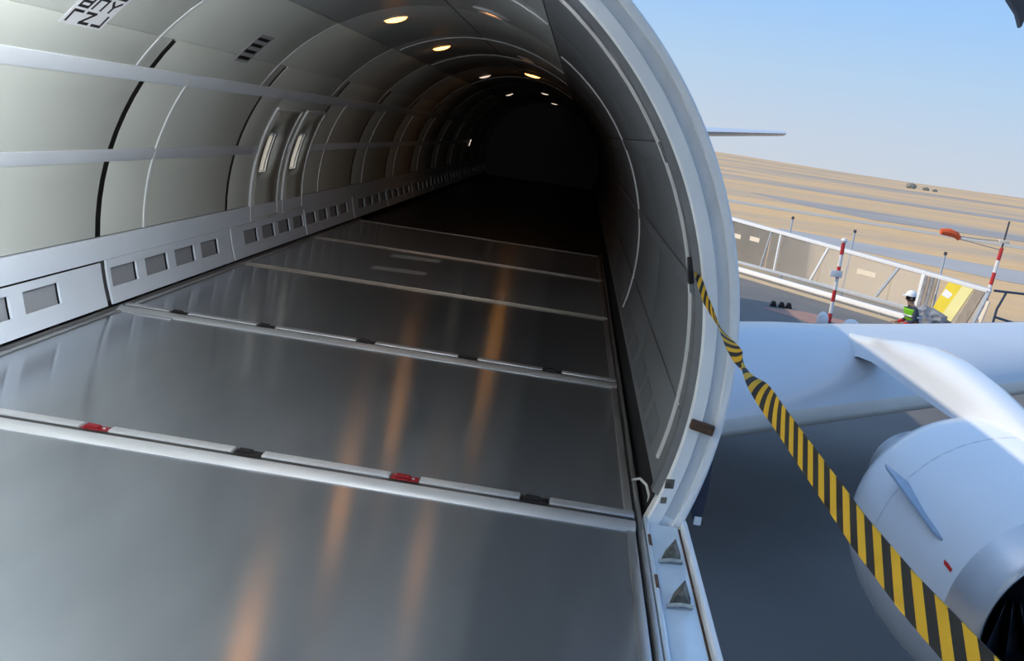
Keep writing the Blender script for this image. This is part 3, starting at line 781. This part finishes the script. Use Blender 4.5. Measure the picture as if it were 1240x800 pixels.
MB().lathe([(7.35, .001), (7.36, .71)], (EX, 0, EZ), (0, 1, 0), 32).build('fan_back', 'dark', en)
sp = MB().lathe([(6.78, .001), (6.86, .06), (7.0, .13), (7.18, .19), (7.3, .215)], (EX, 0, EZ), (0, 1, 0), 28).build('spinner', 'fanb', en)
blade0 = None
for k in range(24):
    th = 2*PI*k/24; b = MB()
    er, et = Vector((math.cos(th), 0, math.sin(th))), Vector((-math.sin(th), 0, math.cos(th)))
    rows = []
    for q in range(5):
        r = .20+.50*q/4; tw = .35+.75*q/4; c = .085+.02*q/4
        dv = (et*math.sin(tw) + Vector((0, 1, 0))*math.cos(tw)); ctr = Vector((EX, 7.2, EZ))+er*r
        rows.append((ctr-dv*c, ctr+dv*c))
    vs = [p for row in rows for p in row]; b.add(vs, [(2*i, 2*i+1, 2*i+3, 2*i+2) for i in range(4)])
    b.build('fan_blade', 'fanb', en, solid=.008)
MB().lathe([(7.9, .66), (8.4, .62), (9.0, .52), (9.5, .42), (9.5, .38), (9.0, .38)], (EX, 0, EZ), (0, 1, 0), 40).build('core_cowl', 'lip', en, smooth=60)
MB().lathe([(9.2, .30), (9.6, .24), (10.0, .10), (10.1, .001)], (EX, 0, EZ), (0, 1, 0), 24).build('exhaust_cone', 'fanb', en)
# inboard chine and red marking
def npt(y, ang, off=0):
    prof = [(6.30, .838), (6.6, .92), (6.9, .975), (7.2, 1.01), (7.5, 1.025), (7.8, 1.02), (8.0, .995), (8.18, .94)]
    for (a, b) in zip(prof, prof[1:]):
        if a[0] <= y <= b[0]: r = a[1]+(b[1]-a[1])*(y-a[0])/(b[0]-a[0])
    r += off; return Vector((EX-r*math.cos(rad(ang)), y, EZ+r*math.sin(rad(ang))))
ch = MB()
poly = [npt(6.56, 25.0, -.01), npt(7.30, 31.5, -.01), npt(7.46, 31.0, .15), npt(7.36, 30.5, .17), npt(6.64, 25.0, .035)]
ch.prism(poly, (.010, 0, .018))
ch.build('chine', 'chine', cowl, bevel=.004)
rm = MB(); rm.prism([npt(6.36, 17.6, .003), npt(6.36, 19.2, .003), npt(6.42, 20.0, .003), npt(6.46, 20.0, .003), npt(6.44, 18.4, .003)], (-.003, 0, .002)); rm.build('red_mark', 'redcloth', cowl, smooth=0)
for y in (7.35,):
    sweepv = MB(); k = 40
    for i in range(k):
        a0, a1 = -60+240*i/k, -60+240*(i+1)/k
        sweepv.add([npt(y, a0, .001), npt(y+.012, a0, .001), npt(y+.012, a1, .001), npt(y, a1, .001)], [(0, 1, 2, 3)])
    sweepv.build('cowl_joint', 'frame2', cowl)
# pylon: tall fairing from the nacelle crown back onto the wing
py = MB(); secs = [(6.9, -.29, .02, -.34, .04), (7.3, -.20, .10, -.34, .16), (7.8, -.12, .15, -.38, .20), (8.4, -.05, .17, -.40, .22), (9.0, -.01, .18, -.41, .23), (9.6, -.02, .18, -.42, .23), (10.2, -.09, .18, -.43, .22), (10.8, -.19, .17, -.46, .20), (11.4, -.28, .14, -.53, .17), (11.8, -.345, .11, -.62, .14), (12.3, -.41, .06, -.60, .08), (12.7, -.46, .02, -.55, .03)]
vs = []; 
for y, zt, ht_, zb, hb in secs:
    zs = zt-(zt-zb)*.12
    vs += [(EX-hb, y, zb), (EX-(ht_*.55+hb*.45), y, zb+(zt-zb)*.55), (EX-ht_, y, zs), (EX-ht_*.45, y, zt), (EX+ht_*.45, y, zt), (EX+ht_, y, zs), (EX+(ht_*.55+hb*.45), y, zb+(zt-zb)*.55), (EX+hb, y, zb)]
k = 8; fs = [(i*k+j, i*k+(j+1) % k, (i+1)*k+(j+1) % k, (i+1)*k+j) for i in range(len(secs)-1) for j in range(k)]
fs += [tuple(range(k)), tuple((len(secs)-1)*k+j for j in range(k))[::-1]]
py.add(vs, fs); py.build('pylon', 'white', wg, smooth=60)

# ------------------------------------------------------------------ tailplane
tp = MB()
def tsec(x): 
    le = 23.6+.62*(x-.8); c = 4.2-.48*(x-.8); z = 1.62+.125*(x-.8); return le, c, z
rows = []
for x in (1.95, 2.4, 3.2, 4.4, 5.4, 6.1, 6.42):
    le, c, z = tsec(x)
    for u, t in ((0, 0), (.05, .022), (.3, .048), (.7, .03), (1, .002), (.7, -.028), (.3, -.045), (.05, -.02)): rows.append((x, le+u*c, z+t*c))
n = 8; nx = 7
tp.add(rows, [(i*n+j, i*n+(j+1) % n, (i+1)*n+(j+1) % n, (i+1)*n+j) for i in range(nx-1) for j in range(n)] + [tuple((nx-1)*n+j for j in range(n)), tuple(range(n))[::-1]])
tag(tp.build('tailplane', 'wing', smooth=50), 'thin grey tailplane tip pointing out behind the fuselage', 'tailplane')

# ------------------------------------------------------------------ ground
GZ = -2.85
gm = MB(); NR, NA = 34, 120
rr = [0] + [12*1.21**i for i in range(NR)]
def gh(x, y):
    d = math.hypot(x, y)
    if d < 320: return 0
    k = min(1, (d-320)/2600); az = math.atan2(x, y)
    return k*(6+14*math.sin(az*1.0+.1)+5*math.sin(az*7+1)+3*math.sin(az*17)+4*math.sin(d*.004))
for i in range(NR):
    for j in range(NA):
        a = 2*PI*j/NA; x, y = rr[i+1]*math.sin(a), rr[i+1]*math.cos(a)
        gm.v.append(Vector((x, y, GZ-.03+gh(x, y))))
c = len(gm.v); gm.v.append(Vector((0, 0, GZ-.03)))
for j in range(NA):
    gm.f.append((c, j, (j+1) % NA))
    for i in range(NR-1): gm.f.append((i*NA+j, (i+1)*NA+j, (i+1)*NA+(j+1) % NA, i*NA+(j+1) % NA))
struct(gm.build('ground', 'field', org=(0, 0, GZ)))
FA, FD = Vector((7.89, 39.27, 0)), Vector((.547, -.837, 0))
FN = Vector((FD.y, -FD.x, 0))                      # towards the aircraft
def fp(s, z, off=0): q = FA+FD*s+FN*off; return Vector((q.x, q.y, z))
ap = [fp(-60, GZ, .55), fp(60, GZ, .55), Vector((60, -90, GZ)), Vector((-90, -90, GZ)), Vector((-90, 90, GZ))]
struct(MB().prism(ap, (0, 0, -.02)).build('apron', 'asphalt', smooth=0))
kb = [fp(-60, GZ+.004, .9), fp(60, GZ+.004, .9), fp(60, GZ+.004, .2), fp(-60, GZ+.004, .2)]
struct(MB().prism(kb, (0, 0, -.02)).build('kerb', 'kerb', smooth=0))
def strip(name, mat, poly, h=.02):
    return struct(MB().prism([(x, y, GZ+.0) for x, y in poly], (0, 0, -h)).build(name, mat, smooth=0))
strip('red_apron_marking', 'redpaint', [(7.4, 30.6), (8.6, 31.1), (9.9, 30.5), (10.4, 29.4), (9.4, 28.0), (8.6, 28.8)], -.006)
strip('gravel_road', 'road', [(-60, 112), (16.4, 110), (45, 101), (90, 88), (90, 82), (44, 95), (16.4, 103), (-60, 105)])
strip('taxiway', 'taxi', [(16, 72), (30, 64.5), (60, 50), (60, 42), (25, 55), (14, 66)])
strip('burnt_strip', 'burnt', [(26, 146), (60, 132), (120, 118), (120, 104), (62, 114), (34, 112), (28, 128)])
strip('burnt_strip', 'burnt', [(40, 240), (120, 250), (260, 230), (260, 205), (120, 218), (60, 215)])
strip('burnt_strip', 'burnt', [(40, 420), (160, 440), (360, 380), (360, 330), (150, 380), (60, 385)])

# ------------------------------------------------------------------ clear-sided barrier by the apron edge
fe = thing('clear_barrier', 'long white-framed barrier with hazy clear panels along the apron edge', 'barrier', fp(2, GZ))
S0, S1 = -9.0, 10.9
def ztop(s): return -.87-.036*s
def bar(s0, z0, s1, z1, w, t, mat, name, off=0):
    a, b = fp(s0, z0, off), fp(s1, z1, off); d = (b-a); u = d.normalized(); v = FN; q = u.cross(v).normalized()
    MB().obox((a+b)/2, d/2, v*t/2, q*w/2).build(name, mat, fe, bevel=.008)
bar(S0, ztop(S0), S1, ztop(S1), .13, .08, 'bfence', 'top_rail')
bar(S0, ztop(S0)+.07, S1, ztop(S1)+.07, .03, .10, 'bgrey', 'rail_cap', -.01)
bar(S0, -2.68, 8.6, -2.70, .16, .12, 'bfence', 'bottom_rail', .03)
bar(S0, -2.47, 8.6, -2.40, .10, .06, 'bgrey', 'lower_rail')
cuts = [S0, -6.0, -3.2, -.9, 1.5, 2.05, 4.2, 7.3, 8.45]
for s0, s1 in zip(cuts, cuts[1:]):
    q = [fp(s0+.03, -2.43), fp(s1-.03, -2.43), fp(s1-.03, ztop(s1)-.06), fp(s0+.03, ztop(s0)-.06)]
    MB().prism(q, FN*-.012).build('clear_panel', 'fpane', fe, smooth=0)
bar(2.0, -2.43, 2.0, ztop(2)-.05, .07, .05, 'bfence', 'post')
bar(8.5, -2.75, 8.5, ztop(8.5)-.05, .14, .08, 'bfence', 'post')
for s in (-6, -3.2, -.9): bar(s, -2.43, s, ztop(s)-.05, .06, .05, 'bfence', 'post')
bar(1.25, -2.43, 1.5, ztop(1.5)-.05, .05, .05, 'bgrey', 'brace')
bar(3.85, -2.40, 4.4, ztop(4.4)-.05, .08, .05, 'bfence', 'brace')
bar(6.85, -2.30, 7.5, ztop(7.5)-.05, .10, .05, 'bgrey', 'brace')
bar(10.85, ztop(10.9), 10.45, -2.8, .12, .08, 'bgrey', 'end_leg'); bar(10.95, ztop(10.9)-.3, 10.75, -2.83, .10, .06, 'sticker', 'end_leg', .06)
for s in (1.0, 4.6, 7.2): bar(s, -2.84, s, -2.70, .06, .05, 'bgrey', 'foot', .02)
for s0, s1, z in ((-.58, -.1, -1.46), (.42, .95, -1.42), (5.85, 6.65, -1.64), (-5, -4.3, -1.45)):
    q = [fp(s0, z-.08, .006), fp(s1, z-.09, .006), fp(s1, z+.08, .006), fp(s0, z+.09, .006)]
    MB().prism(q, FN*-.005).build('sticker', 'sticker', fe, smooth=0)
# boards leaning in the last bay
b = thing('wooden_board', 'weathered grey-brown board standing in the barrier end bay', 'board', fp(8.95, GZ, .15))
for k in range(4):
    s = 8.60+.125*k; MB().prism([fp(s, -2.83, .16), fp(s+.11, -2.83, .16), fp(s+.11, -1.25, .06), fp(s, -1.25, .06)], FN*.03).build('plank', ('tarp', 'wood', 'tarp', 'wood')[k], b, smooth=0)
y = thing('yellow_board', 'yellow board with a white label leaning in the barrier end', 'board', fp(9.8, GZ, .3))
def yb_(s, z, o=0): return fp(s, z, .14-.10*(z+2.4)+o)
MB().prism([yb_(9.13, -2.32), yb_(9.52, -2.38), yb_(9.98, -1.22), yb_(9.47, -1.2)], FN*-.04).build('panel', 'yellow', y, smooth=0)
MB().prism([yb_(9.52, -2.38), yb_(9.93, -2.44), yb_(10.38, -1.22), yb_(9.98, -1.22)], FN*-.04).build('panel', 'paleyel', y, smooth=0)
MB().prism([yb_(9.34, -1.72, .004), yb_(9.62, -1.78, .004), yb_(9.72, -1.62, .004), yb_(9.42, -1.5, .004)], FN*-.003).build('label', 'plac', y, smooth=0)
MB().prism([yb_(9.2, -2.83), yb_(9.9, -2.83), yb_(9.93, -2.44), yb_(9.13, -2.32)], FN*-.05).build('foot_board', 'tarp', y, smooth=0)
gb = thing('grey_panel', 'grey sloping panel beside the yellow board', 'panel', fp(10.2, GZ, .3))
MB().prism([yb_(9.96, -2.82), yb_(10.3, -2.84), yb_(10.75, -1.3), yb_(10.42, -1.24)], FN*-.05).build('sheet', 'wood', gb, smooth=0)
def lump(name, c, sx, sy, sz, mat, label, cat, group=None, seed=0, n=2):
    rnd = random.Random(seed); bm = bmesh.new(); bmesh.ops.create_icosphere(bm, subdivisions=n, radius=1)
    for v in bm.verts:
        k = 1+rnd.uniform(-.18, .18)*(.3 if mat == 'polewhite' else 1); v.co = Vector((v.co.x*sx*k, v.co.y*sy*k, max(-.55, v.co.z)*sz*k))
    mz = min(v.co.z for v in bm.verts)
    for v in bm.verts: v.co.z = max(v.co.z-mz-.01*sz, 0)
    me = bpy.data.meshes.new(name); bm.to_mesh(me); bm.free(); me.materials.append(M[mat])
    o = bpy.data.objects.new(name, me); COL.objects.link(o); o.location = c; tag(o, label, cat, group); return o
lump('tarpaulin_heap', fp(9.55, GZ, .85), .62, .36, .48, 'tarp', 'crumpled grey tarpaulin heap below the yellow board', 'tarpaulin', seed=3, n=3)
for k, (s, o_, r) in enumerate(((11.4, .3, .24), (12.1, -.1, .27), (11.9, .75, .22), (12.9, .2, .30), (13.5, .8, .26), (11.2, 1.0, .20), (10.6, .95, .17))):
    lump('stone', fp(s, GZ, o_), r*1.3, r, r*1.2, 'stone', 'pale stone in the rubble by the barrier end', 'stone', 'rubble stones by the barrier end', seed=k+10)

# bushes on the far rise
for k, (dx, r) in enumerate(((0, 2.6), (12, 1.7), (19, 1.3))):
    yy = 820; xx = 1.151+.3229*yy+dx
    lump('bush', (xx, yy, GZ-.1+gh(xx, yy)), r*1.5, r, r, 'bush', ('largest round bush on the distant rise', 'middle-sized bush on the distant rise, between two others', 'smallest low bush on the distant rise')[k], 'bush', 'bushes on the far rise', seed=50+k, n=3)
# marker posts behind the barrier
for s, h, lb in ((1.25, -.45, 'thin dark marker post behind the barrier, beside its upright post'), (4.35, -.47, 'thin grey marker post behind the barrier, near the striped pole'), (8.2, -.58, 'thin dark marker post behind the barrier, near the yellow board')):
    t = thing('marker_post', lb, 'post', fp(s, GZ, -1.2), 'marker posts behind the barrier')
    q = fp(s, 0, -1.2); MB().tube([(q.x, q.y, GZ), (q.x, q.y, h)], .035, 8).build('post', 'bgrey', t); MB().tube([(q.x, q.y, h), (q.x, q.y, h+.10)], [.06, .05], 8).build('cap', 'gusset', t)

# striped poles
def striped_pole(base, top, n, r, label):
    t = thing('striped_pole', label, 'pole', base); b, e = Vector(base), Vector(top)
    for k in range(n):
        MB().tube([b.lerp(e, k/n), b.lerp(e, (k+1)/n)], r, 10).build('red_band' if k % 2 == 0 else 'white_band', 'polered' if k % 2 == 0 else 'polewhite', t)
    return t, b, e
t, b, e = striped_pole((9.09, 29.13, GZ), (9.03, 29.13, -.42), 7, .055, 'red and white striped pole standing on the red apron paint')
MB().lathe([(-.09, .001), (-.06, .07), (0, .095), (.06, .07), (.09, .001)], e+Vector((0, 0, .06)), (0, 0, 1), 12).build('ball', 'polewhite', t)
MB().lathe([(0, .26), (.05, .25), (.09, .08)], b, (0, 0, 1), 16, cap0=True).build('base_plate', 'gusset', t)
MB().obox((8.99, 29.07, -1.33), (.17, 0, 0), (0, .02, 0), (0, 0, .10)).build('sign_plate', 'polewhite', t, bevel=.01)
lump('white_weight', (8.80, 28.80, GZ), .17, .15, .26, 'polewhite', 'white rounded weight at the foot of the striped pole', 'weight', seed=31, n=3)
lump('white_bag', (9.50, 28.3, GZ), .26, .18, .24, 'polewhite', 'white sandbag on the apron near the striped pole', 'sandbag', seed=32, n=3)
t2, b2, e2 = striped_pole((14.62, 32.3, GZ), (14.78, 32.3, -.05), 7, .06, 'red and white striped pole carrying the windsock, beside rubble')
MB().tube([e2, e2+Vector((.03, 0, .85))], .03, 8).build('mast', 'gusset', t2)
MB().box(14.64, 14.95, 32.24, 32.36, .10, .20).build('cross_piece', 'sticker', t2, bevel=.01)
wsk = thing('windsock', 'orange windsock on ropes tied to the striped pole', 'windsock', (13.1, 32.3, .0))
MB().tube([(12.80, 32.3, .18), (13.05, 32.3, .19), (13.30, 32.3, .14), (13.42, 32.3, .03)], [.10, .13, .11, .07], 10).build('sock', 'orange', wsk)
MB().tube([(13.36, 32.3, .12), (14.0, 32.3, .12), (14.75, 32.3, .16)], .018, 6).build('rope', 'rope', wsk); MB().tube([(13.42, 32.3, .03), (14.0, 32.3, -.03), (14.75, 32.3, -.12)], .018, 6).build('rope', 'rope', wsk)
bf = thing('pipe_barrier', 'dark blue pipe barrier running off beside the rubble', 'barrier', (15.8, 32.3, GZ))
MB().tube([(14.86, 32.3, -1.42), (18.2, 32.3, -1.30)], .04, 8).build('rail', 'bluepipe', bf)
MB().tube([(15.25, 32.3, -1.42), (15.08, 32.3, -2.0), (15.05, 32.3, GZ)], .04, 8).build('leg', 'bluepipe', bf); MB().tube([(17.8, 32.3, -1.33), (17.85, 32.3, GZ)], .04, 8).build('leg', 'bluepipe', bf)
MB().tube([(15.05, 32.3, -2.25), (15.7, 32.3, -2.35)], .04, 8).build('foot', 'bluepipe', bf)

# wheel chocks on the apron
for k, (x, yy, lb) in enumerate(((7.84, 31.2, 'black wheel chock on the apron, the one standing slightly apart'), (8.11, 31.25, 'middle one of three black wheel chocks on the apron'), (8.34, 31.29, 'black wheel chock on the apron, the one closest to the striped pole'))):
    mb = MB(); mb.prism([(x-.11, yy-.08, GZ), (x+.11, yy-.08, GZ), (x+.05, yy-.08, GZ+.18), (x-.05, yy-.08, GZ+.18)], (0, .16, 0))
    tag(mb.build('wheel_chock', 'black', bevel=.012), lb, 'chock', 'wheel chocks on the apron')

# ------------------------------------------------------------------ worker on the apron
def person(px, py, face):
    root = thing('person', 'person in white helmet, navy jacket and lime vest on the apron', 'person', (px, py, GZ))
    root.rotation_euler = (0, 0, 0)
    J = dict(pel=(0, 0, .95), wai=(-.03, 0, 1.10), che=(-.10, 0, 1.32), nec=(-.17, 0, 1.47), hed=(-.215, 0, 1.60), top=(-.22, 0, 1.72),
             lsh=(-.10, -.19, 1.39), lel=(-.12, -.25, 1.12), lwr=(-.32, -.20, 1.02), lha=(-.41, -.18, 1.02),
             rsh=(-.10, .19, 1.39), rel=(-.10, .25, 1.12), rwr=(-.32, .20, 1.0), rha=(-.41, .18, .99),
             lhi=(0, -.10, .90), lkn=(-.04, -.11, .50), lan=(.02, -.12, .09), lto=(-.15, -.13, .04),
             rhi=(0, .10, .90), rkn=(-.03, .11, .50), ran=(.04, .12, .09), rto=(-.13, .13, .04))
    R = dict(pel=.15, wai=.145, che=.165, nec=.065, hed=.095, top=.07, lsh=.08, lel=.058, lwr=.042, lha=.04, lhi=.10, lkn=.072, lan=.05, lto=.042)
    names_ = list(J); ed = [('pel','wai'),('wai','che'),('che','nec'),('nec','hed'),('hed','top'),('che','lsh'),('lsh','lel'),('lel','lwr'),('lwr','lha'),('che','rsh'),('rsh','rel'),('rel','rwr'),('rwr','rha'),
          ('pel','lhi'),('lhi','lkn'),('lkn','lan'),('lan','lto'),('pel','rhi'),('rhi','rkn'),('rkn','ran'),('ran','rto')]
    me = bpy.data.meshes.new('body'); me.from_pydata([J[k] for k in names_], [(names_.index(a), names_.index(b)) for a, b in ed], [])
    o = bpy.data.objects.new('body', me); COL.objects.link(o)
    md = o.modifiers.new('skin', 'SKIN'); ss = o.modifiers.new('sub', 'SUBSURF'); ss.levels = ss.render_levels = 2
    for i, k in enumerate(names_):
        r = R.get(k) or R['l'+k[1:]]; me.skin_vertices[0].data[i].radius = (r, r)
        me.skin_vertices[0].data[i].use_root = (k == 'pel')
    dg = bpy.context.evaluated_depsgraph_get(); m2 = bpy.data.meshes.new_from_object(o.evaluated_get(dg))
    bpy.data.objects.remove(o); o = bpy.data.objects.new('body', m2); COL.objects.link(o); o.parent = root
    for k in ('navy', 'redcloth', 'flesh', 'black'): m2.materials.append(M[k])
    for p in m2.polygons:
        c = p.center; p.use_smooth = True
        p.material_index = 2 if (c.z > 1.47 or c.x < -.345) else (3 if c.z < .11 else (1 if c.z < 1.07 else 0))
    # face, hair, helmet, fingers, vest
    W = Vector((px, py, GZ)); hd = W+Vector((-.22, 0, 1.64))
    f = MB(); f.prism([hd+Vector((-.098, -.012, -.03)), hd+Vector((-.098, .012, -.03)), hd+Vector((-.094, .006, .03)), hd+Vector((-.094, -.006, .03))], (-.025, 0, -.004)); f.build('nose', 'flesh', root)
    for s in (-1, 1):
        MB().lathe([(-.012, .001), (-.006, .011), (.006, .011), (.012, .001)], hd+Vector((-.088, s*.034, .028)), (1, 0, 0), 8).build('eye', 'hair', root)
        MB().obox(hd+Vector((.0, s*.098, .0)), (.018, 0, 0), (0, .008, 0), (0, 0, .032)).build('ear', 'flesh', root, bevel=.006)
        for q in range(4):
            h0 = W+Vector((-.43, s*.18-.027+q*.018, 1.0 if s > 0 else 1.025)); MB().tube([h0, h0+Vector((-.05, 0, -.01)), h0+Vector((-.075, 0, -.045))], [.009, .009, .007], 6).build('finger', 'flesh', root)
        MB().tube([W+Vector((-.39, s*.145, 1.01)), W+Vector((-.43, s*.125, 1.0)), W+Vector((-.46, s*.13, .985))], [.010, .010, .008], 6).build('thumb', 'flesh', root)
    MB().obox(hd+Vector((-.092, 0, -.055)), (.006, 0, 0), (0, .025, 0), (0, 0, .006)).build('mouth', 'redcloth', root)
    MB().lathe([(-.07, .100), (.0, .107), (.05, .104)], hd+Vector((.012, 0, .02)), (0, 0, 1), 16).build('hair', 'hair', root)
    he = MB().lathe([(0, .128), (.05, .126), (.10, .105), (.135, .06), (.145, .001)], hd+Vector((0, 0, .055)), (-.08, 0, 1), 20).build('helmet', 'helmet', root)
    br = MB(); br.prism([hd+Vector((-.20, -.06, .045)), hd+Vector((-.20, .06, .045)), hd+Vector((-.10, .115, .062)), hd+Vector((-.10, -.115, .062))], (0, 0, .012)); br.build('helmet_brim', 'helmet', he, bevel=.004)
    # vest: an open shell on the chest with a reflective band
    vv = MB()
    def vp(u, v): 
        a = rad(95+170*u); z = 1.10+.30*v; cx = -.012-.11*max(0, (z-1.05)/.32)
        rx = .205-.02*abs(v-.6); return W+Vector((cx+rx*math.cos(a), (rx+.04)*math.sin(a), z))
    vv.grid(vp, 14, 6); ve = vv.build('vest', 'lime', root, solid=.012)
    bb = MB()
    def bp_(u, v):
        a = rad(0+360*u); z = 1.20+.05*v; cx = -.065; return W+Vector((cx+.222*math.cos(a), .262*math.sin(a), z))
    bb.grid(bp_, 24, 1); bb.build('reflective_band', 'band', ve, solid=.004)
person(9.86, 24.5, 0)
